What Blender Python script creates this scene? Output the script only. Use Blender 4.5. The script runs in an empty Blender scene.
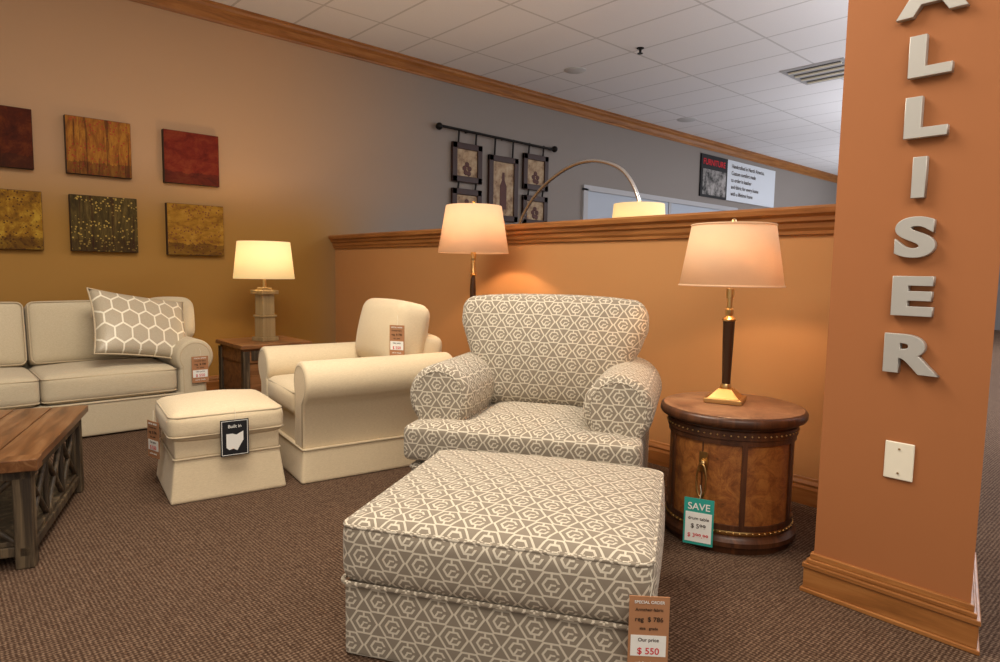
import bpy, bmesh, math, random
from mathutils import Vector, Matrix, Euler
random.seed(4)
C=bpy.context; S=C.scene; col=S.collection
try:
    S.view_settings.view_transform='Standard'
    S.view_settings.look='None'
except Exception: pass

# ---------------------------------------------------------------- helpers
def link(o,parent=None):
    col.objects.link(o)
    if parent is not None: o.parent=parent
    return o
def empty(name,loc=(0,0,0),rz=0.0,parent=None):
    e=bpy.data.objects.new(name,None); e.location=loc; e.rotation_euler=(0,0,rz); e.empty_display_size=.1
    return link(e,parent)
def mk(name,bm,mat,parent=None,loc=(0,0,0),rot=(0,0,0),smooth=True):
    bmesh.ops.recalc_face_normals(bm,faces=bm.faces)
    me=bpy.data.meshes.new(name); bm.to_mesh(me); bm.free()
    if smooth:
        for p in me.polygons: p.use_smooth=True
    o=bpy.data.objects.new(name,me); o.location=loc; o.rotation_euler=rot
    if mat: me.materials.append(mat)
    return link(o,parent)
def bevel(o,w,s=3):
    m=o.modifiers.new('bev','BEVEL'); m.width=w; m.segments=s; m.limit_method='ANGLE'; m.angle_limit=math.radians(35)
    return o
def box(name,mn,mx,mat,parent=None,bev=0,rot=(0,0,0),smooth=False):
    mn=Vector(mn);mx=Vector(mx);c=(mn+mx)/2;h=(mx-mn)/2
    bm=bmesh.new(); bmesh.ops.create_cube(bm,size=2)
    for v in bm.verts: v.co=Vector((v.co.x*h.x,v.co.y*h.y,v.co.z*h.z))
    o=mk(name,bm,mat,parent,c,rot,smooth)
    if bev: bevel(o,bev)
    return o
def pad(name,size,r,mat,parent=None,loc=(0,0,0),rot=(0,0,0),puff=(0,0,0),n=15,shape=None):
    h=Vector(size)/2
    bm=bmesh.new(); bmesh.ops.create_cube(bm,size=2)
    bmesh.ops.subdivide_edges(bm,edges=bm.edges[:],cuts=n,use_grid_fill=True)
    for v in bm.verts:
        u=v.co.copy(); q=Vector((0,0,0))
        for i in range(3):
            a=abs(u[i]); a=1-(1-a)**1.7 if a<1 else 1.0
            q[i]=math.copysign(a,u[i])*h[i]
        c=Vector([max(-(h[i]-r),min(h[i]-r,q[i])) for i in range(3)])
        d=q-c
        p=c+d.normalized()*r if d.length>1e-9 else q
        k=[max(0,1-(p[i]/h[i])**2) for i in range(3)]
        o=p.copy()
        for i in range(3):
            j,l=(i+1)%3,(i+2)%3
            o[i]+=(p[i]/h[i])*puff[i]*k[j]*k[l]
        if shape: o=shape(o,h)
        v.co=o
    return mk(name,bm,mat,parent,loc,rot)
def tube(name,pts,r,mat,parent=None,cyc=False,loc=(0,0,0),rot=(0,0,0),smoothc=False):
    cu=bpy.data.curves.new(name,'CURVE'); cu.dimensions='3D'; cu.bevel_depth=r; cu.bevel_resolution=3
    if smoothc:
        sp=cu.splines.new('NURBS'); sp.points.add(len(pts)-1)
        for i,p in enumerate(pts): sp.points[i].co=(*p,1)
        sp.order_u=3; sp.use_endpoint_u=not cyc; sp.resolution_u=8
    else:
        sp=cu.splines.new('POLY'); sp.points.add(len(pts)-1)
        for i,p in enumerate(pts): sp.points[i].co=(*p,1)
    sp.use_cyclic_u=cyc; cu.use_fill_caps=True
    cu.materials.append(mat)
    o=bpy.data.objects.new(name,cu); o.location=loc; o.rotation_euler=rot
    return link(o,parent)
def rrect(hx,hy,r,z,n=6):
    pts=[]
    for cx,cy,a0 in ((hx-r,hy-r,0),(-hx+r,hy-r,90),(-hx+r,-hy+r,180),(hx-r,-hy+r,270)):
        for i in range(n+1):
            a=math.radians(a0+90*i/n); pts.append((cx+r*math.cos(a),cy+r*math.sin(a),z))
    return pts
def lathe(name,prof,mat,parent=None,loc=(0,0,0),seg=48,smooth=True,sx=1,sy=1):
    bm=bmesh.new(); rings=[]
    for r,z in prof:
        rings.append([bm.verts.new((r*sx*math.cos(2*math.pi*i/seg),r*sy*math.sin(2*math.pi*i/seg),z)) for i in range(seg)])
    for a,b in zip(rings[:-1],rings[1:]):
        for i in range(seg):
            j=(i+1)%seg; bm.faces.new((a[i],a[j],b[j],b[i]))
    if prof[0][0]>1e-4 : bm.faces.new(rings[0][::-1])
    if prof[-1][0]>1e-4 : bm.faces.new(rings[-1])
    bmesh.ops.remove_doubles(bm,verts=bm.verts,dist=1e-5)
    o=mk(name,bm,mat,parent,loc,(0,0,0),smooth)
    if smooth:
        m=o.modifiers.new('es','EDGE_SPLIT'); m.split_angle=math.radians(40)
    return o
def shell(name,r0,r1,z0,z1,mat,parent,loc,t=.004,seg=56):
    bm=bmesh.new(); rs=[]
    for r,z in ((r0,z0),(r1,z1),(r1-t,z1),(r0-t,z0)):
        rs.append([bm.verts.new((r*math.cos(2*math.pi*i/seg),r*math.sin(2*math.pi*i/seg),z)) for i in range(seg)])
    for k in range(4):
        a,b=rs[k],rs[(k+1)%4]
        for i in range(seg):
            j=(i+1)%seg; bm.faces.new((a[i],a[j],b[j],b[i]))
    return mk(name,bm,mat,parent,loc)
def prism(name,prof,y0,y1,mat,parent=None,bev=.02,loc=(0,0,0),rot=(0,0,0),seg=4):
    """profile in XZ extruded along Y"""
    bm=bmesh.new()
    a=[bm.verts.new((x,y0,z)) for x,z in prof]; b=[bm.verts.new((x,y1,z)) for x,z in prof]
    n=len(prof)
    for i in range(n):
        j=(i+1)%n; bm.faces.new((a[i],a[j],b[j],b[i]))
    bm.faces.new(a[::-1]); bm.faces.new(b)
    o=mk(name,bm,mat,parent,loc,rot)
    m=o.modifiers.new('bev','BEVEL'); m.width=bev; m.segments=seg; m.limit_method='ANGLE'; m.angle_limit=math.radians(60)
    return o
def blob(name,parts,mat,parent,voxel=.014,smooth=10,loc=(0,0,0),rot=(0,0,0)):
    """union of boxes -> voxel remesh -> smooth : one soft continuous form"""
    bm=bmesh.new()
    for size,loc_,rz in parts:
        g=bmesh.ops.create_cube(bm,size=1)
        M=Matrix.Translation(loc_)@Euler(rz).to_matrix().to_4x4()@Matrix.Diagonal((*size,1))
        bmesh.ops.transform(bm,matrix=M,verts=g['verts'])
    o=mk(name,bm,mat,parent,loc,rot)
    m=o.modifiers.new('rm','REMESH'); m.mode='VOXEL'; m.voxel_size=voxel; m.use_smooth_shade=True
    s=o.modifiers.new('sm','SMOOTH'); s.factor=.8; s.iterations=smooth
    return o

# ---------------------------------------------------------------- node helpers
class NT:
    def __init__(s,name):
        s.m=bpy.data.materials.new(name); s.m.use_nodes=True; s.t=s.m.node_tree; s.t.nodes.clear()
        s.out=s.t.nodes.new('ShaderNodeOutputMaterial')
    def n(s,typ,**k):
        x=s.t.nodes.new(typ)
        for a,b in k.items(): setattr(x,a,b)
        return x
    def l(s,a,b): s.t.links.new(a,b)
    def setin(s,sock,v):
        if isinstance(v,bpy.types.NodeSocket): s.l(v,sock)
        else: sock.default_value=v
    def M(s,op,a,b=None,c=None):
        x=s.n('ShaderNodeMath',operation=op); s.setin(x.inputs[0],a)
        if b is not None: s.setin(x.inputs[1],b)
        if c is not None: s.setin(x.inputs[2],c)
        return x.outputs[0]
    def mix(s,f,a,b):
        x=s.n('ShaderNodeMix',data_type='RGBA'); s.setin(x.inputs[0],f)
        s.setin(x.inputs[6],a if isinstance(a,bpy.types.NodeSocket) else (*a,1)); s.setin(x.inputs[7],b if isinstance(b,bpy.types.NodeSocket) else (*b,1))
        return x.outputs[2]
    def ramp(s,f,stops):
        x=s.n('ShaderNodeValToRGB'); s.setin(x.inputs[0],f); e=x.color_ramp.elements
        while len(e)<len(stops): e.new(.5)
        for i,(p,c) in enumerate(stops): e[i].position=p; e[i].color=(*c,1)
        return x.outputs[0]
    def coord(s,kind='Object',scale=(1,1,1),rot=(0,0,0)):
        t=s.n('ShaderNodeTexCoord'); mp=s.n('ShaderNodeMapping'); mp.inputs['Scale'].default_value=scale; mp.inputs['Rotation'].default_value=rot
        s.l(t.outputs[kind],mp.inputs[0]); return mp.outputs[0]
    def noise(s,v,scale,detail=4,rough=.6,dist=0):
        x=s.n('ShaderNodeTexNoise'); s.l(v,x.inputs['Vector']); x.inputs['Scale'].default_value=scale; x.inputs['Detail'].default_value=detail
        x.inputs['Roughness'].default_value=rough; x.inputs['Distortion'].default_value=dist; return x.outputs[0]
    def bsdf(s,color,rough=.6,metal=0,bump=None,bs=.3,bd=.01,spec=.3,emis=None,es=0,sheen=0,coat=0):
        b=s.n('ShaderNodeBsdfPrincipled')
        s.setin(b.inputs['Base Color'],color if isinstance(color,bpy.types.NodeSocket) else (*color,1))
        s.setin(b.inputs['Roughness'],rough); b.inputs['Metallic'].default_value=metal
        b.inputs['Specular IOR Level'].default_value=spec
        b.inputs['Sheen Weight'].default_value=sheen; b.inputs['Coat Weight'].default_value=coat
        if emis is not None:
            s.setin(b.inputs['Emission Color'],emis if isinstance(emis,bpy.types.NodeSocket) else (*emis,1)); b.inputs['Emission Strength'].default_value=es
        if bump is not None:
            bp=s.n('ShaderNodeBump'); bp.inputs['Strength'].default_value=bs; bp.inputs['Distance'].default_value=bd
            s.l(bump,bp.inputs['Height']); s.l(bp.outputs[0],b.inputs['Normal'])
        s.l(b.outputs[0],s.out.inputs[0]); return s.m
    def planar(s):
        """object-space 2D coords by dominant normal axis; returns (u,v) sockets"""
        t=s.n('ShaderNodeTexCoord'); a=s.n('ShaderNodeSeparateXYZ'); s.l(t.outputs['Object'],a.inputs[0])
        b=s.n('ShaderNodeSeparateXYZ'); s.l(t.outputs['Normal'],b.inputs[0])
        nx,ny,nz=[s.M('ABSOLUTE',b.outputs[i]) for i in range(3)]
        x,y,z=a.outputs
        isx=s.M('GREATER_THAN',nx,s.M('MAXIMUM',ny,nz)); isz=s.M('GREATER_THAN',nz,s.M('MAXIMUM',nx,ny))
        u=s.M('ADD',s.M('MULTIPLY',x,s.M('SUBTRACT',1.,isx)),s.M('MULTIPLY',y,isx))
        v=s.M('ADD',s.M('MULTIPLY',z,s.M('SUBTRACT',1.,isz)),s.M('MULTIPLY',y,isz))
        return u,v
    def hexf(s,u,v,cell):
        px=s.M('DIVIDE',u,cell); py=s.M('DIVIDE',v,cell); R=1.7320508
        ax=s.M('SUBTRACT',s.M('FLOORED_MODULO',px,1.),.5); ay=s.M('SUBTRACT',s.M('FLOORED_MODULO',py,R),R/2)
        bx=s.M('SUBTRACT',s.M('FLOORED_MODULO',s.M('SUBTRACT',px,.5),1.),.5); by=s.M('SUBTRACT',s.M('FLOORED_MODULO',s.M('SUBTRACT',py,R/2),R),R/2)
        la=s.M('ADD',s.M('MULTIPLY',ax,ax),s.M('MULTIPLY',ay,ay)); lb=s.M('ADD',s.M('MULTIPLY',bx,bx),s.M('MULTIPLY',by,by))
        sel=s.M('LESS_THAN',la,lb); ns=s.M('SUBTRACT',1.,sel)
        gx=s.M('ADD',s.M('MULTIPLY',ax,sel),s.M('MULTIPLY',bx,ns)); gy=s.M('ADD',s.M('MULTIPLY',ay,sel),s.M('MULTIPLY',by,ns))
        X=s.M('ABSOLUTE',gx); Y=s.M('ABSOLUTE',gy)
        d=s.M('MAXIMUM',X,s.M('ADD',s.M('MULTIPLY',X,.5),s.M('MULTIPLY',Y,.8660254)))
        e=s.M('MAXIMUM',Y,s.M('ADD',s.M('MULTIPLY',Y,.5),s.M('MULTIPLY',X,.8660254)))
        return gx,gy,d,e
def plain(name,c,rough=.6,metal=0,**k): return NT(name).bsdf(c,rough,metal,**k)
def emit(name,c,s):
    t=NT(name); e=t.n('ShaderNodeEmission'); e.inputs[0].default_value=(*c,1); e.inputs[1].default_value=s; t.l(e.outputs[0],t.out.inputs[0]); return t.m

# ---------------------------------------------------------------- materials
def wood(name,c1,c2,c3,axis='Y',scale=1,rough=.42,bs=.12):
    t=NT(name); sc={'X':(1.2,14,14),'Y':(14,1.2,14),'Z':(14,14,1.2)}[axis]
    v=t.coord('Object',tuple(a*scale for a in sc)); n=t.noise(v,1.6,6,.65,.6)
    n2=t.noise(t.coord('Object',(2,2,2)),1.5,2)
    c=t.ramp(n,[(.3,c1),(.5,c2),(.68,c3)]); c=t.mix(t.M('MULTIPLY',n2,.35),c,c1)
    return t.bsdf(c,rough,bump=n,bs=bs,bd=.004,spec=.4)
M_trim=wood('honey_oak_trim',(.20,.075,.018),(.34,.13,.034),(.44,.19,.055),'Y')
M_rustic=wood('rustic_plank_wood',(.06,.022,.009),(.18,.072,.025),(.33,.17,.075),'X',.8,.28)
M_rustic_d=wood('dark_distressed_wood',(.015,.011,.008),(.06,.04,.022),(.22,.155,.085),'Z',1,.55)
M_etwood=wood('end_table_wood',(.10,.04,.015),(.25,.11,.04),(.36,.17,.07),'X')
M_ltwood=wood('lamp_post_stone',(.20,.135,.06),(.30,.21,.10),(.38,.28,.14),'Z',.35,.6,.05)

def wallpaint(name,c,var=.06):
    t=NT(name); v=t.coord('Object'); n=t.noise(v,1.3,3); n2=t.noise(v,220,2)
    c2=tuple(a*(1-var*2) for a in c)
    return t.bsdf(t.mix(n,c,c2),.62,bump=n2,bs=.05,bd=.002,spec=.25)
M_half=wallpaint('warm_orange_paint',(.55,.268,.100))
M_pillar=wallpaint('terracotta_paint',(.385,.143,.050))
t=NT('ochre_to_grey_baked_light'); tc=t.n('ShaderNodeNewGeometry'); sp=t.n('ShaderNodeSeparateXYZ'); t.l(tc.outputs['Position'],sp.inputs[0])  # one wall paint; warm-to-cool light along x is put into its colour
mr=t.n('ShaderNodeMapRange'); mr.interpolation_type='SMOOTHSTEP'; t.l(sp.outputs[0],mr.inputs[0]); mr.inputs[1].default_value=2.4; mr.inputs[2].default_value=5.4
mz=t.n('ShaderNodeMapRange'); mz.interpolation_type='SMOOTHSTEP'; t.l(sp.outputs[2],mz.inputs[0]); mz.inputs[1].default_value=1.5; mz.inputs[2].default_value=2.2  # yellower lower wall: lamp glow put into the colour
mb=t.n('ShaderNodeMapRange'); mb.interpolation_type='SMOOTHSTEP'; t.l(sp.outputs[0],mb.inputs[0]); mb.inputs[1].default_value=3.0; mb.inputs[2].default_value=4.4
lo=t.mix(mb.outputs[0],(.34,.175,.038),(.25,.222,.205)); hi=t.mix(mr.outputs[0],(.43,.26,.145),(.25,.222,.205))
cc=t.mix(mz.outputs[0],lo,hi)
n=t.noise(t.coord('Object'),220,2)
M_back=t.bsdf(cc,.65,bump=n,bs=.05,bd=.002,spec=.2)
# carpet
t=NT('woven_brown_carpet'); u=t.n('ShaderNodeTexCoord'); s_=t.n('ShaderNodeSeparateXYZ'); t.l(u.outputs['Object'],s_.inputs[0])
k=math.pi/.0095
a=t.M('MULTIPLY',t.M('SINE',t.M('MULTIPLY',t.M('ADD',s_.outputs[0],s_.outputs[1]),k*.7)),t.M('SINE',t.M('MULTIPLY',t.M('SUBTRACT',s_.outputs[0],s_.outputs[1]),k*.7)))
v=t.coord('Object'); n1=t.noise(v,130,2); n2=t.noise(v,2.0,3)
hgt=t.M('ADD',t.M('MULTIPLY',a,.24),n1)
c=t.ramp(hgt,[(.30,(.040,.020,.012)),(.52,(.095,.056,.035)),(.80,(.235,.155,.105))])
c=t.mix(t.M('MULTIPLY',n2,.3),c,(.07,.041,.026))
M_carpet=t.bsdf(c,.95,bump=hgt,bs=.5,bd=.004,spec=.1)
# ceiling tiles
t=NT('acoustic_ceiling_tile'); u=t.n('ShaderNodeNewGeometry'); s_=t.n('ShaderNodeSeparateXYZ'); t.l(u.outputs['Position'],s_.inputs[0])
def gl(o,p,off): 
    m=t.M('FLOORED_MODULO',t.M('ADD',o,off),p); return t.M('LESS_THAN',m,.024)
g=t.M('MAXIMUM',gl(s_.outputs[0],.61,.1),gl(s_.outputs[1],1.22,.35))
n=t.noise(t.coord('Object'),60,4,.7)
c=t.mix(n,(.76,.75,.77),(.84,.83,.85)); c=t.mix(g,c,(.58,.57,.58))
M_ceil=t.bsdf(c,.9,bump=n,bs=.2,bd=.004,spec=.1)

def fabric(name,c,c2=None):
    t=NT(name); c2=c2 or tuple(a*.8 for a in c)
    w1=t.noise(t.coord('Object',(500,60,500)),1,1); w2=t.noise(t.coord('Object',(60,500,500)),1,1)
    w=t.M('ADD',w1,w2); cf=t.M('SUBTRACT',t.M('MULTIPLY',w,1.2),.7)
    nb=t.noise(t.coord('Object'),6,2)
    return t.bsdf(t.mix(cf,c,c2),.9,bump=t.M('ADD',w,t.M('MULTIPLY',nb,4.0)),bs=.3,bd=.004,spec=.1,sheen=.2)
M_cream=fabric('cream_linen',(.76,.63,.43),(.60,.48,.31))
M_sofa=fabric('oatmeal_linen',(.63,.54,.38),(.47,.39,.27))
M_welt=fabric('cream_welt',(.56,.45,.30))
# fretwork : fine interlocking lattice with keyed inner hexagons
t=NT('taupe_fretwork_fabric'); u,v=t.planar(); gx,gy,d,e=t.hexf(t.M('MULTIPLY',u,.86),v,.084)
LT=lambda a,b:t.M('LESS_THAN',a,b); GT=lambda a,b:t.M('GREATER_THAN',a,b); AND=lambda a,b:t.M('MULTIPLY',a,b); OR=lambda a,b:t.M('MAXIMUM',a,b); ABS=lambda a:t.M('ABSOLUTE',a); SUB=lambda a,b:t.M('SUBTRACT',a,b)
lat=LT(ABS(SUB(e,.405)),.034)
ring=LT(ABS(SUB(e,.215)),.034)
diag=ABS(SUB(t.M('MULTIPLY',gx,.8660254),t.M('MULTIPLY',gy,.5)))
dg2=t.M('ADD',t.M('MULTIPLY',gx,.8660254),t.M('MULTIPLY',gy,.5))
ring=AND(ring,SUB(1.,AND(LT(ABS(gy),.055),GT(gx,0.))))                       # key opening
hook=AND(AND(LT(ABS(gy),.030),GT(gx,-.04)),LT(gx,.13))                       # inner bar
conn=AND(AND(LT(ABS(gx),.032),GT(ABS(gy),.20)),LT(ABS(gy),.40))              # bridges to lattice
hk2=AND(AND(LT(diag,.030),LT(e,.20)),LT(gx,.0))
line=OR(OR(lat,ring),OR(conn,OR(hook,hk2)))
n=t.noise(t.coord('Object'),300,2)
c=t.mix(line,(.250,.207,.155),(.68,.61,.485)); c=t.mix(t.M('MULTIPLY',n,.28),c,(.34,.29,.225))
M_fret=t.bsdf(c,.85,bump=t.M('ADD',line,n),bs=.25,bd=.002,spec=.12,sheen=.15)
# honeycomb pillow
t=NT('honeycomb_pillow_fabric'); u,v=t.planar(); gx,gy,d,e=t.hexf(u,t.M('MULTIPLY',v,.80),.112)
line=t.M('GREATER_THAN',d,.45); n=t.noise(t.coord('Object',(150,150,150)),1,2)
c=t.mix(n,(.52,.44,.32),(.36,.30,.21)); c=t.mix(line,c,(.82,.76,.61))
M_honey=t.bsdf(c,.4,bump=line,bs=.2,bd=.002,spec=.5)
# metals & misc
M_brass=plain('antique_brass',(.62,.40,.16),.28,1)
M_bronze=plain('dark_bronze',(.07,.035,.018),.35,.6)
M_chrome=plain('brushed_chrome',(.85,.85,.84),.22,1)
M_iron=plain('black_iron',(.012,.010,.009),.5,.5)
M_letter=plain('satin_steel_letters',(.50,.48,.44),.42,.45,spec=.5)
M_white=plain('ivory_plastic',(.80,.74,.60),.4)
M_black=plain('black_card',(.012,.012,.014),.6)
M_tagb=plain('kraft_tag',(.40,.19,.09),.8)
M_tagw=plain('white_tag',(.80,.79,.74),.7)
M_teal=plain('teal_tag',(.03,.33,.27),.6)
M_red=plain('red_ink',(.6,.02,.03),.7)
M_ink=plain('dark_ink',(.05,.03,.02),.8)
M_grey=plain('vent_grey',(.5,.5,.52),.4,.3)
M_dark=plain('vent_dark',(.05,.05,.055),.7)
M_winglass=plain('pale_panel',(.42,.47,.55),.5)
t=NT('mottled_burl_leather'); v=t.coord('Object'); n=t.noise(v,13,8,.8,.8); n2=t.noise(v,60,3)
c=t.ramp(n,[(.30,(.05,.016,.006)),(.45,(.23,.072,.016)),(.60,(.42,.165,.038)),(.75,(.15,.048,.014))])
M_burl=t.bsdf(t.mix(t.M('MULTIPLY',n2,.4),c,(.16,.052,.015)),.38,bump=n2,bs=.2,bd=.003,spec=.5)
t=NT('aged_table_top'); v=t.coord('Object'); n=t.noise(v,7,6,.7,.5)
c=t.ramp(n,[(.3,(.12,.05,.026)),(.5,(.24,.115,.06)),(.7,(.38,.21,.11))]); M_toptab=t.bsdf(c,.35,bump=n,bs=.1,bd=.003,spec=.5)
M_dkwood=wood('dark_cherry_wood',(.03,.010,.005),(.075,.026,.010),(.14,.05,.018),'Z',1,.35)
def shade(name,c,e,es):
    t=NT(name); n1=t.noise(t.coord('Object',(40,40,300)),1,2)
    d=t.n('ShaderNodeBsdfDiffuse'); t.l(t.mix(n1,c,tuple(a*.9 for a in c)),d.inputs[0])
    tr=t.n('ShaderNodeBsdfTranslucent'); tr.inputs[0].default_value=(*c,1)
    mx=t.n('ShaderNodeMixShader'); mx.inputs[0].default_value=.30; t.l(d.outputs[0],mx.inputs[1]); t.l(tr.outputs[0],mx.inputs[2])
    em=t.n('ShaderNodeEmission'); em.inputs[0].default_value=(*e,1); em.inputs[1].default_value=es
    ad=t.n('ShaderNodeAddShader'); t.l(mx.outputs[0],ad.inputs[0]); t.l(em.outputs[0],ad.inputs[1]); t.l(ad.outputs[0],t.out.inputs[0]); return t.m
M_shadeR=shade('peach_lampshade',(.72,.54,.37),(1,.52,.26),.17)
M_shadeL=shade('cream_lampshade',(.8,.68,.46),(1,.74,.34),.40)

# ---------------------------------------------------------------- room
YB=6.5; ZC=3.62
box('floor',(-4,-2,-.1),(19,YB+.15,0),M_carpet)
box('ceiling',(-4,-2,ZC),(19,YB+.15,ZC+.1),M_ceil)
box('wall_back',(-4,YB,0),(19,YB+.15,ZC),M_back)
M_greyw=wallpaint('grey_paint',(.22,.205,.20))
box('wall_far',(18.9,-2,0),(19.05,YB,ZC),M_greyw)
box('wall_divider',(3.45,.96,0),(3.60,YB,1.45),M_half)
cap=[(-.005,1.41),(-.018,1.412),(-.02,1.43),(-.03,1.445),(-.034,1.47),(-.05,1.48),(-.052,1.50),(-.075,1.515),(-.08,1.54),(-.07,1.553),(.22,1.553),(.23,1.54),(.225,1.515),(.2,1.50),(.18,1.48),(.17,1.44),(.155,1.41)]
def flat(o):
    for p in o.data.polygons: p.use_smooth=False
flat(prism('trim_divider_cap',cap,.96,YB,M_trim,None,.001,loc=(3.45,0,0),seg=1))
bb=[(0,0),(-.02,0),(-.022,.085),(-.016,.10),(-.018,.112),(-.008,.13),(-.006,.14),(0,.145)]
flat(prism('baseboard_divider',bb,.96,YB,M_trim,None,.001,loc=(3.45,0,0),seg=1))
cr=[(0,3.47),(-.012,3.47),(-.016,3.49),(-.03,3.505),(-.06,3.55),(-.09,3.575),(-.095,3.60),(-.11,3.605),(-.11,3.62),(0,3.62)]
flat(prism('trim_crown',cr,-19,4,M_trim,None,.001,loc=(0,YB,0),rot=(0,0,math.radians(90)),seg=1))
flat(prism('baseboard_back',bb,-3.4,4,M_trim,None,.001,loc=(0,YB,0),rot=(0,0,math.radians(90)),seg=1))
def polyprism(name,poly,z0,z1,mat,parent=None):
    bm=bmesh.new(); a=[bm.verts.new((x,y,z0)) for x,y in poly]; b=[bm.verts.new((x,y,z1)) for x,y in poly]; n=len(poly)
    for i in range(n):
        j=(i+1)%n; bm.faces.new((a[i],a[j],b[j],b[i]))
    bm.faces.new(a[::-1]); bm.faces.new(b); return mk(name,bm,mat,parent,smooth=False)
def off(d): return [(2.50-d,.462-d*1.2),(2.50-d,.957+d),(3.1,.957+d),(3.1,.60-d)]
polyprism('wall_pillar',off(0),0,ZC,M_pillar)
tb=empty('trim_pillar_base')
for i,(z0,z1,d) in enumerate([(0,.016,.034),(.016,.095,.026),(.095,.112,.031),(.112,.128,.020),(.128,.15,.011)]):
    bevel(polyprism('base_step_%d'%i,off(d),z0,z1,M_trim,tb),.003,2)

# letters
let=empty('wall_lettering')
for i,ch in enumerate("PALLISER"):
    if i==0: continue
    zb=2.25-.195*i
    cu=bpy.data.curves.new('letter_'+ch,'FONT'); cu.body=ch; cu.size=.170; cu.extrude=.011; cu.offset=.007; cu.bevel_depth=.0015
    cu.align_x='CENTER'; cu.materials.append(M_letter)
    o=link(bpy.data.objects.new('letter_%d'%i,cu),let); o.location=(2.484,.692,zb); o.rotation_euler=(math.radians(90),0,math.radians(-90)); o.scale=(1.45 if ch!='I' else 1.2,1,1)
sw=empty('wall_switch_plate',(2.498,.695,.57))
bevel(box('plate',(-.007,-.045,-.065),(0,.045,.065),M_white,sw),.004)
for z in (-.042,.042): lathe('screw_%d'%(z>0),[(.0035,0),(.0035,.002),(0,.002)],M_brass,sw,(-.008,0,z),12).rotation_euler=(0,math.radians(-90),0)

# ---------------------------------------------------------------- tags
def text(s,size,mat,parent,loc,rot=(0,0,0),ax='CENTER'):
    cu=bpy.data.curves.new('txt','FONT'); cu.body=s; cu.size=size; cu.align_x=ax; cu.extrude=.0003; cu.materials.append(mat); cu.offset=size*.01
    o=link(bpy.data.objects.new('printed_text',cu),parent); o.location=loc; o.rotation_euler=rot; return o
def tag(name,loc,rz,w,h,kind='price',tilt=0,roll=0):
    e=empty(name,loc,0); e.rotation_euler=Euler((tilt,roll,rz),'XYZ')
    R=(math.radians(90),0,0); y=-.0035
    if kind=='price':
        box('card',(-w/2,-.0015,-h),(w/2,.0015,0),M_tagb,e)
        box('price_field',(-w*.44,-.0028,-h*.80),(w*.44,-.0014,-h*.52),M_tagw,e)
        text('SPECIAL ORDER',w*.105,M_tagw,e,(0,y,-h*.09),R); text('Armchair fabric',w*.11,M_ink,e,(0,y,-h*.19),R)
        text('reg  $ 786',w*.17,M_ink,e,(0,y,-h*.33),R); text('size   grade',w*.10,M_ink,e,(0,y,-h*.44),R)
        text('Our price',w*.13,M_ink,e,(0,y,-h*.60),R); text('$ 550',w*.24,M_red,e,(0,y,-h*.77),R); text('ask for details',w*.11,M_tagw,e,(0,y,-h*.91),R)
    elif kind=='save':
        box('card',(-w/2,-.0015,-h),(w/2,.0015,0),M_teal,e)
        box('price_field',(-w*.44,-.0028,-h*.94),(w*.44,-.0014,-h*.30),M_tagw,e)
        text('SAVE',w*.34,M_tagw,e,(0,y,-h*.24),R); text('drum table',w*.16,M_ink,e,(0,y,-h*.46),R); text('$ 599',w*.22,M_ink,e,(0,y,-h*.64),R); text('$ 399.99',w*.2,M_red,e,(0,y,-h*.84),R)
    elif kind=='state':
        box('card',(-w/2,-.0015,-h),(w/2,.0015,0),M_black,e)
        for a,b in (((-w*.46,-.0022,-h*.975),(w*.46,-.001,-h*.96)),((-w*.46,-.0022,-h*.04),(w*.46,-.001,-h*.025)),((-w*.46,-.0022,-h*.975),(-w*.44,-.001,-h*.025)),((w*.44,-.0022,-h*.975),(w*.46,-.001,-h*.025))): box('rule',a,b,M_tagw,e)
        text('Built in',w*.17,M_tagw,e,(0,y,-h*.22),R)
        sh=[(-.3,-.38),(-.08,-.38),(.05,-.42),(.3,-.33),(.3,-.58),(.2,-.70),(.08,-.86),(-.05,-.80),(-.2,-.83),(-.3,-.76)]
        bm=bmesh.new(); bm.faces.new([bm.verts.new((x*w,-.003,z*h)) for x,z in sh]); mk('state_outline',bm,M_tagw,e,smooth=False)
    tube('string',[(0,0,-.012),(.006,.0,.03),(0,.004,.06)],.0012,M_white,e)
    return e

# ---------------------------------------------------------------- furniture
def armprof(w,zt,R,zb=.02,side=1,ox=.01):
    cx=w/2+ox; cz=zt-R; pts=[(0.01,zb)]
    pts.append((0.01,cz-R*.75))
    n=22
    for i in range(n+1):
        a=math.radians(218-(218+38)*i/n); pts.append((cx+R*math.cos(a),cz+R*math.sin(a)))
    pts.append((w-.02,cz-R*.9)); pts.append((w-.02,zb))
    return [(x*side,z) for x,z in pts]
def arm(name,x0,side,w,zt,R,y0,y1,mat,welt,parent,zb=.02,bev=.025,ox=.01,ring=True):
    pr=armprof(w,zt,R,zb,side,ox)
    prism(name,pr,y0,y1,mat,parent,bev,loc=(x0,0,0),seg=6)
    cx,cz=side*(w/2+ox),zt-R
    if ring:
        rg=[(x0+x,y0+.003,z) for x,z in [(cx+(px-cx)*.80,cz+(pz-cz)*.80) if pz>cz-R*.8 else (cx+(px-cx)*.72,pz) for px,pz in pr]]
        tube(name+'_welt',rg,.005,welt,parent,True)

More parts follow.
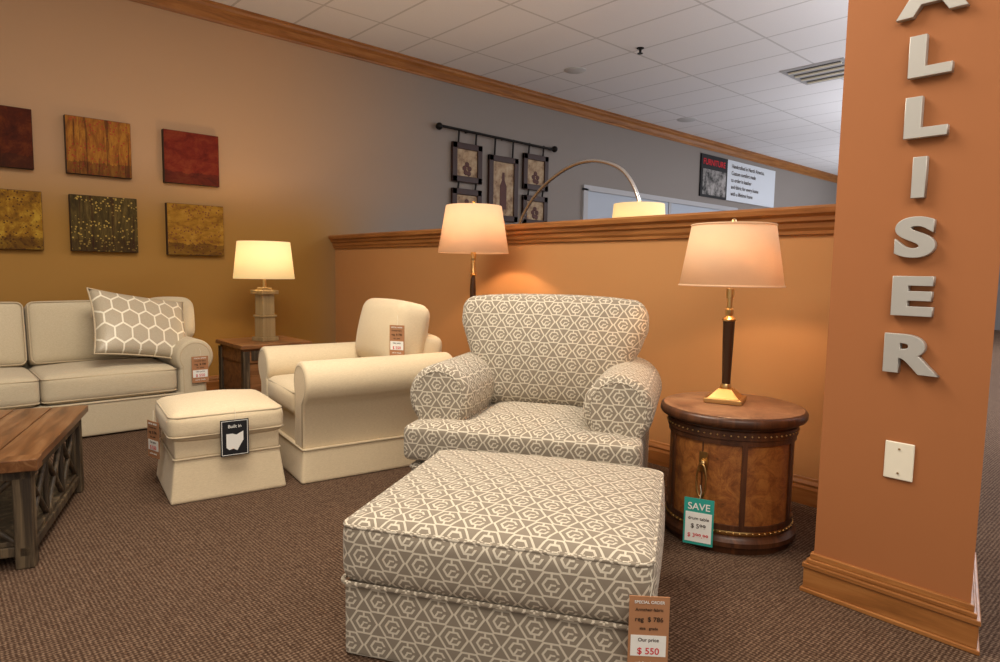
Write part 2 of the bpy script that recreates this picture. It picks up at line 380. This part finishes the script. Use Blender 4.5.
# --- patterned armchair
A=math.radians(-58.8)
ch=empty('patterned_armchair',(2.345,2.275,0),A)
pad('skirt_base',(1.02,.90,.30),.02,M_fret,ch,(0,-.01,.15),puff=(.005,.005,0))
tube('skirt_welt',rrect(.512,.452,.02,.285),.006,M_fret,ch,True,loc=(0,-.01,0))
blob('seat_t_cushion',[((.64,.76,.17),(0,-.04,.40),(0,0,0)),((1.09,.19,.17),(0,-.385,.40),(0,0,0)),((.50,.52,.035),(0,-.11,.49),(0,0,0)),((.36,.36,.03),(0,-.11,.51),(0,0,0)),((.86,.10,.02),(0,-.385,.49),(0,0,0))],M_fret,ch,.014,12)
for sd in (-1,1):
    arm('arm_%s'%('r' if sd>0 else 'l'),sd*.285,sd,.26,.75,.158,-.33,.42,M_fret,M_fret,ch,.12,.05)
def backshape(o,h):
    k=(o.z/h.z)
    o.x*=.88+.12*max(-1,min(1,k*1.8))
    o.z-= .022*(abs(o.x)/h.x)**3*(1 if o.z>0 else 0)
    return o
pad('back_cushion',(1.0,.27,.60),.065,M_fret,ch,(0,.27,.765),(math.radians(-10),0,0),puff=(.01,.08,.010),n=21,shape=backshape)
pad('back_frame',(.88,.14,.80),.05,M_fret,ch,(0,.41,.54),(math.radians(-8),0,0),puff=(0,.02,0))

# --- patterned ottoman
AO=math.radians(-57.8)
ot=empty('patterned_ottoman',(1.555,1.585,0),AO)
pad('skirt_base',(.92,.86,.235),.015,M_fret,ot,(0,0,.1175),puff=(.004,.004,0))
pad('top_cushion',(.945,.885,.205),.05,M_fret,ot,(0,0,.335),puff=(.014,.014,.055),n=19)
tube('welt_lower',rrect(.470,.440,.035,.240),.007,M_fret,ot,True)
tube('welt_upper',rrect(.466,.436,.04,.418),.006,M_fret,ot,True)

# --- cream armchair
B=math.radians(-98.0)
cc_=empty('cream_armchair',(2.125,3.735,0),B)
def flare(o,h):
    k=(h.z-o.z)/(2*h.z); o.x*=1+.045*k; o.y*=1+.04*k; return o
pad('skirt',(.92,.98,.19),.012,M_cream,cc_,(0,0,.095),shape=flare)
tube('skirt_welt',rrect(.462,.492,.015,.187),.006,M_welt,cc_,True)
pad('frame_body',(.82,.94,.24),.02,M_cream,cc_,(0,.0,.28))
pad('seat_cushion',(.60,.80,.17),.05,M_cream,cc_,(0,-.09,.42),puff=(0,.015,.025))
tube('seat_welt',rrect(.295,.395,.04,.48),.005,M_welt,cc_,True,loc=(0,-.09,0))
for sd in (-1,1):
    arm('arm_%s'%('r' if sd>0 else 'l'),sd*.28,sd,.18,.68,.125,-.49,.46,M_cream,M_welt,cc_,.16,.035,.03)
pad('back_frame',(.60,.16,.50),.05,M_cream,cc_,(0,.39,.52),(math.radians(-6),0,0),puff=(0,.02,.02))
pad('back_pillow',(.62,.24,.42),.07,M_cream,cc_,(0,.25,.78),(math.radians(-12),0,0),puff=(.02,.05,.01))

# --- cream ottoman
D_=math.radians(-98.0)
co=empty('cream_ottoman',(1.235,3.685,0),D_)
def flare2(o,h):
    k=(h.z-o.z)/(2*h.z); o.x*=1+.11*k; o.y*=1+.11*k; return o
pad('skirt',(.52,.52,.225),.012,M_cream,co,(0,0,.1125),shape=flare2)
tube('skirt_welt',rrect(.263,.263,.015,.222),.006,M_welt,co,True)
pad('body',(.52,.52,.11),.015,M_cream,co,(0,0,.275))
pad('cushion',(.57,.57,.15),.05,M_cream,co,(0,0,.385),puff=(.008,.008,.045))
tube('welt_a',rrect(.284,.284,.05,.34),.005,M_welt,co,True); tube('welt_b',rrect(.278,.278,.05,.44),.005,M_welt,co,True)

# --- sofa
so=empty('linen_sofa',(.18,5.62,0),0)
W=1.30
pad('base',(2*W+.04,.88,.24),.015,M_sofa,so,(0,-.0,.13),puff=(0,.0,0))
tube('base_welt',rrect(W+.022,.442,.015,.245),.006,M_sofa,so,True)
for i in (-1,0,1):
    pad('seat_cushion_%d'%(i+1),(.845,.66,.20),.05,M_sofa,so,(i*.85,-.11,.355),puff=(.003,.012,.03))
    tube('seat_welt_%d'%(i+1),rrect(.418,.325,.04,.43),.005,M_welt,so,True,loc=(i*.85,-.11,0))
    tube('seat_welt_b_%d'%(i+1),rrect(.418,.325,.04,.275),.005,M_welt,so,True,loc=(i*.85,-.11,0))
    pad('back_cushion_%d'%(i+1),(.84,.22,.47),.05,M_sofa,so,(i*.85,.24,.68),(math.radians(-12),0,0),puff=(.003,.05,.006))
    tube('back_welt_%d'%(i+1),[(p[0],0,p[1]) for p in rrect(.41,.225,.04,0)],.005,M_welt,so,True,loc=(i*.85,.135,.70),rot=(math.radians(-12),0,0))
pad('back_frame',(2*W+.1,.16,.66),.05,M_sofa,so,(0,.38,.53),(math.radians(-5),0,0))
for sd in (-1,1):
    arm('arm_%s'%('r' if sd>0 else 'l'),sd*1.275,sd,.22,.65,.135,-.45,.40,M_sofa,M_welt,so,.02)
def pillow(name,w,hh,t,mat,welt,loc,rot,parent=None):
    e=empty(name,loc,0,parent); e.rotation_euler=rot
    bm=bmesh.new(); n=22; g={}
    for s in (1,-1):
        for i in range(n+1):
            for j in range(n+1):
                x=-1+2*i/n; y=-1+2*j/n
                f=(max(0,1-x*x)*max(0,1-y*y))**.42
                X=x*(1-.07*(1-y*y)); Y=y*(1-.07*(1-x*x))
                g[s,i,j]=bm.verts.new((X*w/2,s*t/2*f,Y*hh/2))
        for i in range(n):
            for j in range(n): bm.faces.new((g[s,i,j],g[s,i+1,j],g[s,i+1,j+1],g[s,i,j+1]))
    bmesh.ops.remove_doubles(bm,verts=bm.verts,dist=1e-5)
    mk('cover',bm,mat,e)
    pts=[]
    for k in range(4):
        for i in range(16):
            x=-1+2*i/16; q=1-.07*(1-x*x); p=[(x,-q),(q,x),(-x,q),(-q,-x)][k]; pts.append((p[0]*w/2,0,p[1]*hh/2))
    tube('piping',pts,.006,welt,e,True); return e
pillow('honeycomb_throw_pillow',.70,.56,.18,M_honey,M_welt,(1.28,5.43,.745),Euler((math.radians(-36),math.radians(10),math.radians(8))))
pad('bolster',(.36,.18,.34),.07,M_sofa,so,(1.38,.15,.76),(math.radians(-14),0,math.radians(-10)),puff=(.01,.03,.02))

# --- drum table
DX,DY=2.80,1.475; TH=.60
dt=empty('drum_side_table',(DX,DY,0))
lathe('plinth',[(.28,.0),(.285,.03),(.298,.035),(.298,.055),(.288,.065),(.28,.075),(.28,.08)],M_dkwood,dt)
lathe('body',[(.272,.06),(.272,.51)],M_burl,dt)
lathe('lower_band',[(.276,.08),(.28,.085),(.28,.10),(.276,.105)],M_brass,dt)
lathe('apron',[(.278,.495),(.286,.50),(.286,.535),(.28,.54),(.28,.545),(.295,.555)],M_dkwood,dt)
lathe('top_rim',[(.30,.552),(.316,.558),(.322,.568),(.322,.585),(.316,.596),(.306,.600),(.295,.600)],M_dkwood,dt,seg=64)
lathe('top',[(0.0,.590),(.306,.590),(.308,.6010),(.302,.6035),(0,.6035)],M_toptab,dt,seg=64)
va=math.atan2(-DY,-DX); vd=va-.42
def curved(name,a0,a1,z0,z1,r,t,mat):
    bm=bmesh.new(); n=max(2,int((a1-a0)/.06)); rows=[]
    for i in range(n+1):
        a=a0+(a1-a0)*i/n; rows.append([bm.verts.new((q*math.cos(a),q*math.sin(a),z)) for q,z in ((r,z0),(r+t,z0),(r+t,z1),(r,z1))])
    for a,b in zip(rows[:-1],rows[1:]):
        for k in range(4): bm.faces.new((a[k],a[(k+1)%4],b[(k+1)%4],b[k]))
    bm.faces.new(rows[0]); bm.faces.new(rows[-1][::-1]); return mk(name,bm,mat,dt,smooth=False)
for nme,a0,a1 in (('door_frame_l',vd-.68,vd-.60),('door_frame_r',vd+.60,vd+.68)): curved(nme,a0,a1,.10,.50,.272,.008,M_dkwood)
curved('door_gap',vd-.01,vd+.01,.10,.50,.272,.004,M_dkwood)
for z0,z1 in ((.10,.125),(.475,.50)): curved('rail_%d'%(z0*1000),va-1.6,va+1.6,z0,z1,.272,.008,M_dkwood)
for q in (va+1.15,va+2.3,va-2.3,va+3.1): curved('side_stile',q-.05,q+.05,.10,.50,.272,.008,M_dkwood)
bm=bmesh.new()
for z,rr in ((.518,.287),(.092,.281)):
    for i in range(64):
        a=2*math.pi*i/64; bmesh.ops.create_icosphere(bm,subdivisions=1,radius=.0048,matrix=Matrix.Translation((rr*math.cos(a),rr*math.sin(a),z)))
mk('nailheads',bm,M_brass,dt)
hx,hy=.284*math.cos(vd+.03),.284*math.sin(vd+.03)
curved('handle_plate',vd-.05,vd+.09,.34,.43,.273,.004,M_brass)
tube('ring_pull',[(hx+.022*math.sin(vd)*math.cos(q)*1-.008,hy-.022*math.cos(vd)*math.cos(q),.305+.075*math.sin(q)) for q in [2*math.pi*i/20 for i in range(20)]],.0045,M_brass,dt,True)
lathe('pull_boss',[(.0,-.014),(.01,-.01),(.014,0),(.01,.01),(0,.014)],M_brass,dt,(hx,hy,.385),16)

# --- right table lamp
LX,LY=2.825,1.525
def tablelamp_right():
    e=empty('table_lamp',(LX,LY,TH+.0045),math.radians(20))
    box('foot_step_a',(-.085,-.085,0),(.085,.085,.022),M_brass,e,.004)
    bm=bmesh.new(); 
    a=[bm.verts.new((x*.07,y*.07,.022)) for x,y in ((-1,-1),(1,-1),(1,1),(-1,1))]; b=[bm.verts.new((x*.03,y*.03,.062)) for x,y in ((-1,-1),(1,-1),(1,1),(-1,1))]
    for i in range(4): bm.faces.new((a[i],a[(i+1)%4],b[(i+1)%4],b[i]))
    bm.faces.new(b); bm.faces.new(a[::-1]); mk('foot_pyramid',bm,M_brass,e,smooth=False)
    lathe('collar_low',[(.024,.06),(.026,.07),(.024,.08),(.022,.085)],M_brass,e,seg=24)
    lathe('column',[(.019,.085),(.023,.22),(.027,.375),(.027,.38)],M_bronze,e,seg=24)
    lathe('collar_high',[(.03,.38),(.032,.388),(.024,.395),(.016,.405),(.019,.415),(.019,.435),(.012,.44),(.012,.485),(.018,.487),(.018,.53),(.004,.532),(.004,.81)],M_brass,e,seg=24)
    shell('lampshade',.232,.185,.543,.823,M_shadeR,e,(0,0,0))
    for z,r in ((.545,.2325),(.821,.186)): tube('shade_trim_%d'%(z*100),[(r*math.cos(q),r*math.sin(q),z) for q in [2*math.pi*i/48 for i in range(48)]],.004,M_shadeR,e,True)
    lathe('finial',[(.004,.81),(.011,.823),(.006,.83),(.013,.838),(.010,.848),(0,.855)],M_brass,e,seg=16)
    for q in range(3): tube('spider_%d'%q,[(0,0,.816),(.184*math.cos(q*2.094),.184*math.sin(q*2.094),.816)],.002,M_brass,e)
    lathe('bulb',[(.012,.55),(.03,.59),(.034,.62),(.025,.65),(0,.66)],emit('bulb_glow',(1,.75,.45),6),e,seg=16)
    return e
tablelamp_right()
# --- floor lamp
fl=empty('floor_lamp',(3.02,3.63,0))
lathe('foot',[(.14,0),(.14,.015),(.12,.025),(.03,.035),(.018,.06),(.014,.09)],M_bronze,fl)
lathe('pole',[(.012,.08),(.012,.95),(.022,.96),(.022,1.06),(.018,1.14),(.012,1.16)],M_bronze,fl,seg=20)
lathe('socket',[(.02,1.16),(.026,1.17),(.016,1.19),(.014,1.28),(.02,1.285),(.02,1.36),(.004,1.37),(.004,1.68)],M_brass,fl,seg=20)
shell('lampshade',.255,.20,1.325,1.66,M_shadeR,fl,(0,0,0))
for q in range(3): tube('spider_%d'%q,[(0,0,1.655),(.2*math.cos(q*2.094),.2*math.sin(q*2.094),1.655)],.002,M_brass,fl)
lathe('finial',[(.004,1.66),(.012,1.67),(.006,1.68),(.012,1.69),(0,1.70)],M_brass,fl,seg=16)
lathe('bulb',[(.012,1.38),(.03,1.42),(.034,1.45),(.025,1.48),(0,1.49)],bpy.data.materials['bulb_glow'],fl,seg=16)
# --- end table + its lamp
et=empty('wooden_end_table',(2.30,5.66,0))
box('top',(-.31,-.31,.52),(.31,.31,.555),M_etwood,et,.006)
box('apron',(-.28,-.28,.40),(.28,.28,.52),M_etwood,et,.003)
for x in (-1,1):
    for y in (-1,1): box('leg_%d%d'%(x,y),(x*.265-.028,y*.265-.028,0),(x*.265+.028,y*.265+.028,.50),M_rustic_d,et,.003)
box('drawer',(-.22,-.29,.42),(.22,-.278,.505),M_rustic_d,et,.003)
box('shelf',(-.27,-.27,.12),(.27,.27,.15),M_etwood,et,.003)
box('side_panel',(-.27,-.25,.14),(-.255,.25,.41),M_etwood,et,.003); box('front_panel',(-.25,-.265,.14),(.25,-.25,.41),M_etwood,et,.003)
lathe('knob',[(.012,0),(.016,.012),(0,.02)],M_brass,et,(0,-.29,.46),12).rotation_euler=(math.radians(90),0,0)
tl=empty('table_lamp',(2.30,5.62,.556),math.radians(12))
box('foot',(-.082,-.082,0),(.082,.082,.035),M_ltwood,tl,.004)
box('post_low',(-.062,-.062,.035),(.062,.062,.21),M_ltwood,tl,.004)
box('band',(-.072,-.072,.21),(.072,.072,.228),M_ltwood,tl,.004)
box('post_high',(-.058,-.058,.228),(.058,.058,.41),M_ltwood,tl,.004)
box('cap',(-.085,-.085,.41),(.085,.085,.445),M_ltwood,tl,.004)
box('cap_top',(-.045,-.045,.445),(.045,.045,.47),M_ltwood,tl,.004)
lathe('socket',[(.015,.45),(.015,.60),(.004,.61),(.004,.86)],M_brass,tl,seg=16)
shell('lampshade',.255,.22,.545,.865,M_shadeL,tl,(0,0,0))
for q in range(3): tube('spider_%d'%q,[(0,0,.86),(.219*math.cos(q*2.094),.219*math.sin(q*2.094),.86)],.002,M_brass,tl)
lathe('bulb',[(.012,.61),(.03,.64),(.034,.67),(.025,.70),(0,.71)],bpy.data.materials['bulb_glow'],tl,seg=16)
# --- arc lamp beyond divider
al=empty('arc_floor_lamp',(5.0,5.30,0))
lathe('foot',[(.17,0),(.17,.03),(.15,.04),(.02,.045)],M_chrome,al)
pts=[(0,0,.03),(0,.02,.9),(0,.0,1.5),(0,-.10,1.80),(0,-.42,2.12),(0,-.95,2.32),(0,-1.4,2.22),(0,-1.60,2.02),(0,-1.66,1.86)]
tube('arc_pole',pts,.020,M_chrome,al,smoothc=True)
shell('lampshade',.25,.23,1.58,1.83,M_shadeL,al,(0,-1.66,0)); tube('spider',[(0,-1.89,1.82),(0,-1.43,1.82)],.003,M_chrome,al)
lathe('bulb',[(.012,1.80),(.03,1.76),(.034,1.72),(0,1.66)],bpy.data.materials['bulb_glow'],al,(0,-1.66,0),seg=16)

# --- coffee table
ct=empty('rustic_coffee_table',(.31,3.06,0),math.atan2(.95,.33))
L,Wd=1.0,1.25
for i in range(8):
    y0=-.03+i*(Wd+.06)/8; box('plank_%d'%i,(-.04,y0+.002,.415),(L+.03,y0+(Wd+.06)/8-.002,.45),M_rustic,ct,.004)
box('breadboard_a',(-.05,-.035,.405),(.03,Wd+.035,.452),M_rustic,ct,.004)
box('apron_r',(0,0,.36),(L,.035,.41),M_rustic_d,ct,.004); box('apron_f',(0,0,.36),(.035,Wd,.41),M_rustic_d,ct,.004); box('apron_l',(0,Wd-.035,.36),(L,Wd,.41),M_rustic_d,ct,.004); box('apron_b',(L-.035,0,.36),(L,Wd,.41),M_rustic_d,ct,.004)
for x in (0,L-.065):
    for y in (0,Wd-.065): box('leg',(x,y,0),(x+.065,y+.065,.41),M_rustic_d,ct,.006)
box('stretcher_r',(0,.01,.05),(L,.05,.09),M_rustic_d,ct,.004); box('stretcher_f',(.01,0,.05),(.05,Wd,.09),M_rustic_d,ct,.004)
box('lower_shelf',(.02,.02,.09),(L-.02,Wd-.02,.11),M_rustic_d,ct,.003)
def bar(n,p,q,r): tube(n,[p,q],r,M_rustic_d,ct)
for i in range(3):
    xa=.065+i*(L-.13)/3; xb=.065+(i+1)*(L-.13)/3; y=.03
    bar('lattice_a',(xa,y,.10),(xb,y,.36),.012); bar('lattice_b',(xa,y,.36),(xb,y,.10),.012); bar('lattice_v',(xb,y,.10),(xb,y,.36),.012)
for i in range(4):
    ya=.065+i*(Wd-.13)/4; yb=.065+(i+1)*(Wd-.13)/4
    bar('lattice_c',(.03,ya,.10),(.03,yb,.36),.012); bar('lattice_d',(.03,ya,.36),(.03,yb,.10),.012)

# ---------------------------------------------------------------- wall art
def art(name,stops,scale,stretch,dark=None,trunks=False):
    t=NT(name); v=t.coord('Object',stretch); n=t.noise(v,scale,6,.75,.4); g=t.coord('Object'); n2=t.noise(g,3,3)
    c=t.ramp(n,[(p,tuple(q*.72 for q in cc)) for p,cc in stops])
    if dark: 
        vor=t.n('ShaderNodeTexVoronoi'); t.l(g,vor.inputs['Vector']); vor.inputs['Scale'].default_value=38
        m=t.M('MULTIPLY',t.M('LESS_THAN',vor.outputs['Distance'],.28),t.M('GREATER_THAN',n2,.45)); c=t.mix(m,c,dark)
    s=t.n('ShaderNodeSeparateXYZ'); t.l(g,s.inputs[0])
    low=t.M('LESS_THAN',t.M('ADD',s.outputs[2],t.M('MULTIPLY',n,.12)),-.07)
    c=t.mix(t.M('MULTIPLY',low,.45),c,(.03,.012,.006))
    if trunks:
        w=t.noise(t.coord('Object',(26,1,1.2)),1,2); c=t.mix(t.M('MULTIPLY',t.M('GREATER_THAN',w,.60),.6),c,(.04,.012,.006))
    return t.bsdf(c,.7,bump=n,bs=.2,bd=.003,spec=.12)
arts=[((.30,.78),1.95,art('art_maroon',[(.3,(.03,.008,.005)),(.5,(.10,.018,.006)),(.7,(.22,.05,.01))],5,(1,1,1))),
 ((1.0,1.48),1.95,art('art_gold_trees',[(.3,(.10,.03,.008)),(.48,(.34,.12,.02)),(.62,(.50,.22,.03)),(.75,(.2,.06,.02))],6,(3,1,.8),(.30,.045,.02),True)),
 ((1.74,2.22),1.95,art('art_crimson',[(.3,(.07,.008,.005)),(.5,(.20,.022,.010)),(.7,(.28,.06,.02))],5,(1,1,1.5))),
 ((.33,.82),1.31,art('art_amber_leaves',[(.3,(.08,.03,.008)),(.5,(.34,.16,.015)),(.65,(.60,.36,.04))],8,(1,1,1),(.10,.04,.01))),
 ((1.01,1.51),1.31,art('art_olive_fleck',[(.3,(.02,.012,.006)),(.5,(.09,.058,.016)),(.7,(.20,.13,.035))],7,(3,1,.6),(.40,.27,.06),True)),
 ((1.75,2.25),1.30,art('art_golden_field',[(.3,(.14,.05,.008)),(.5,(.40,.19,.02)),(.7,(.56,.30,.045))],7,(1,1,2),(.16,.05,.02)))]
M_cedge=plain('canvas_edge',(.05,.025,.012),.7)
for (x0,x1),z,m in arts:
    e=empty('canvas_painting',((x0+x1)/2,YB-.004,z+.235)); w=(x1-x0)/2
    box('stretcher',(-w,-.055,-.235),(w,0,.235),M_cedge,e,.003); box('painted_face',(-w+.003,-.059,-.232),(w-.003,-.054,.232),m,e,.001)
wr=empty('hanging_picture_set',(0,YB-.003,0))
tube('rod',[(4.82,-.06,2.93),(6.80,-.06,2.91)],.016,M_iron,wr)
for x in (4.80,6.82): 
    bm=bmesh.new(); bmesh.ops.create_icosphere(bm,subdivisions=2,radius=.045); mk('rod_finial',bm,M_iron,wr,(x,-.06,2.92))
for x in (5.25,5.86,6.45): tube('rod_bracket',[(x,0,2.92),(x,-.06,2.92)],.012,M_iron,wr)
M_frame=plain('picture_frame_dark',(.035,.012,.008),.4); 
t=NT('sepia_print'); g=t.coord('Object'); nn=t.noise(g,9,5); M_print=t.bsdf(t.ramp(nn,[(.35,(.16,.09,.05)),(.5,(.36,.25,.15)),(.7,(.5,.4,.27))]),.6)
M_mat=plain('print_subject',(.09,.035,.03),.6)
def frame(x0,x1,z0,z1,fruit):
    b=.075
    for a,c in (((x0,-.05,z0),(x1,-.01,z0+b)),((x0,-.05,z1-b),(x1,-.01,z1)),((x0,-.05,z0),(x0+b,-.01,z1)),((x1-b,-.05,z0),(x1,-.01,z1))): box('frame_bar',a,c,M_frame,wr,.006)
    box('print',(x0+b,-.03,z0+b),(x1-b,-.015,z1-b),M_print,wr)
    cx=(x0+x1)/2; cz=z0+b
    if fruit=='bottle':
        o=lathe('bottle_motif',[(.0,.0),(.06,.0),(.06,.30),(.025,.38),(.02,.48),(0,.48)],M_mat,wr,(cx,-.032,cz+.08),16); o.scale=(1,.06,1)
    else:
        for dx,dz in ((-.04,.1),(.04,.1),(0,.15),(-.02,.05),(.03,.04)):
            o=lathe('fruit_motif',[(0,-.035),(.03,-.02),(.036,0),(.03,.02),(0,.035)],M_mat,wr,(cx+dx,-.032,cz+dz),12); o.scale=(1,.08,1)
frame(5.02,5.50,2.30,2.78,''); frame(5.02,5.50,1.84,2.22,''); frame(5.62,6.14,1.86,2.70,'bottle'); frame(6.24,6.72,2.32,2.80,''); frame(6.24,6.72,1.84,2.24,'')
for x,z in ((5.12,2.78),(5.40,2.78),(5.72,2.70),(6.04,2.70),(6.34,2.80),(6.62,2.80),(5.12,2.22),(5.40,2.22),(6.34,2.24),(6.62,2.24)):
    tube('strap',[(x,-.03,z),(x,-.045,z+.09 if z<2.5 else 2.94)],.012,M_iron,wr)
sg=empty('wall_sign_board',(0,YB-.003,0))
box('photo_panel',(10.72,-.03,2.62),(11.65,0,3.38),M_black,sg); box('text_panel',(11.65,-.03,2.62),(13.62,0,3.38),plain('white_board',(.62,.66,.72),.5),sg)
R9=(math.radians(90),0,0)
text('FURNITURE',.15,M_red,sg,(11.17,-.034,3.2),R9)
t=NT('bw_photo'); nn=t.noise(t.coord('Object'),5,5,.7); box('bw_photo',(10.78,-.034,2.66),(11.6,-.028,3.12),t.bsdf(t.ramp(nn,[(.4,(.01,.01,.01)),(.6,(.35,.33,.32))]),.5),sg)
for i,s in enumerate(("Handcrafted in North America","Custom comfort made","to order in leather","and fabric for every home","with a lifetime frame")): text(s,.105,M_ink,sg,(11.8,-.034,3.24-.13*i),R9,'LEFT')
wn=empty('window_1',(0,YB,0))
box('pane',(7.6,-.015,.9),(12.0,0,2.42),M_winglass,wn)
M_casing=plain('pale_casing',(.42,.42,.44),.5)
for a,c in (((7.5,-.04,2.42),(12.1,0,2.5)),((7.5,-.04,.9),(7.6,0,2.45)),((9.75,-.03,.9),(9.82,0,2.45)),((12.0,-.04,.9),(12.1,0,2.45))): box('casing',a,c,M_casing,wn)

# ceiling fixtures
M_spk=plain('speaker_white',(.55,.55,.56),.6)
for nm,x,y,r in (('ceiling_speaker',6.06,5.41,.13),('ceiling_speaker',9.2,5.84,.15)):
    e=empty(nm,(x,y,ZC)); lathe('grille',[(0,-.012),(r*.85,-.012),(r,-.004),(r,0)],M_spk,e,seg=32)
e=empty('sprinkler_head',(5.97,4.40,ZC)); lathe('escutcheon',[(.04,0),(.04,-.006),(.015,-.012),(.012,-.05),(.03,-.055),(.03,-.06),(0,-.06)],M_iron,e,seg=20)
vt=empty('ceiling_vent',(8.18,3.36,ZC)); box('housing',(-.38,-.36,-.012),(.38,.36,0),M_grey,vt)
for i in range(4):
    x=-.27+i*.18; box('slot_%d'%i,(x-.05,-.30,-.014),(x+.05,.30,-.011),M_dark,vt); box('louvre_%d'%i,(x-.012,-.30,-.03),(x+.012,.30,-.012),M_white,vt)

# ---------------------------------------------------------------- tags
def loc_in(e,p): 
    a=e.rotation_euler[2]; return (e.location.x+p[0]*math.cos(a)-p[1]*math.sin(a),e.location.y+p[0]*math.sin(a)+p[1]*math.cos(a),p[2])
tag('price_tag',loc_in(ot,(.462,-.475,.355)),AO+math.radians(12),.105,.205,'price')
tag('price_tag',loc_in(cc_,(.365,.12,.86)),math.radians(-60),.10,.19,'price')
tag('price_tag',loc_in(co,(-.09,-.315,.36)),D_+.35,.12,.20,'price')
tag('state_card',loc_in(co,(.305,.02,.41)),D_+math.radians(90),.14,.19,'state')
tag('price_tag',(1.60,5.15,.52),0,.12,.20,'price')
tag('sale_tag',(DX+.325*math.cos(vd+.06),DY+.325*math.sin(vd+.06),.235),va+math.radians(90)-.1,.125,.205,'save')

# ---------------------------------------------------------------- lights
def point(name,loc,e,c,r=.04,parent=None):
    l=bpy.data.lights.new(name,'POINT'); l.energy=e; l.color=c; l.shadow_soft_size=r
    o=link(bpy.data.objects.new(name,l),parent); o.location=loc; return o
def area(name,loc,e,c,sx,sy,rot=(0,0,0)):
    l=bpy.data.lights.new(name,'AREA'); l.shape='RECTANGLE'; l.size=sx; l.size_y=sy; l.energy=e; l.color=c
    o=link(bpy.data.objects.new(name,l)); o.location=loc; o.rotation_euler=rot; return o
warm=(1,.66,.40)
point('lamp_bulb_right',(LX,LY,1.25),25,warm)
point('lamp_bulb_floor',(3.02,3.63,1.50),32,warm)
point('lamp_bulb_left',(2.30,5.62,1.27),22,(1,.74,.42))
point('lamp_bulb_arc',(5.0,3.64,1.68),12,(1,.8,.5))
area('ceiling_light_bay',(1.0,2.6,3.58),130,(1,.90,.75),1.8,1.6)
area('ceiling_light_entry',(.0,-.6,3.4),95,(1,.89,.76),2.5,2.0,(math.radians(25),0,math.radians(-40)))
area('ceiling_light_showroom',(7.5,1.0,3.5),160,(.92,.94,1),3,2)
area('ceiling_light_showroom_far',(12.5,2.0,3.5),180,(.92,.94,1),3,2)
area('added_uplight_a',(6.2,.2,1.9),105,(.93,.95,1),1.5,1.5,(math.pi,0,0))  # unseen upward fill lights added to brighten the ceiling, no real fixtures
area('added_uplight_b',(10.5,1.6,1.5),140,(.91,.94,1),1.5,1.5,(math.pi,0,0))
area('added_uplight_d',(15.0,3.0,1.3),150,(.91,.94,1),1.5,1.5,(math.pi,0,0))
area('added_uplight_c',(.8,-1.4,2.0),70,(1,.91,.80),1.5,1.5,(math.pi,0,0))  # warm upward fill added behind the camera, no lamp stands there
w=bpy.data.worlds.new('World'); S.world=w; w.use_nodes=True
w.node_tree.nodes['Background'].inputs[0].default_value=(1,.92,.83,1); w.node_tree.nodes['Background'].inputs[1].default_value=.58

# ---------------------------------------------------------------- camera
f=650.; yaw=math.radians(42.2); pitch=math.atan(60/650.); roll=math.radians(0.9)
F=Vector((math.sin(yaw)*math.cos(pitch),math.cos(yaw)*math.cos(pitch),-math.sin(pitch)))
R0=Vector((math.cos(yaw),-math.sin(yaw),0)); U0=R0.cross(F)
Rv=R0*math.cos(roll)+U0*math.sin(roll); Uv=U0*math.cos(roll)-R0*math.sin(roll)
cd=bpy.data.cameras.new('camera'); cam=link(bpy.data.objects.new('camera',cd)); cd.sensor_width=36; cd.lens=f/1000*36
mt=Matrix((Rv,Uv,-F)).transposed().to_4x4(); mt.translation=Vector((0,0,1.2)); cam.matrix_world=mt
cd.clip_start=.05; S.camera=cam
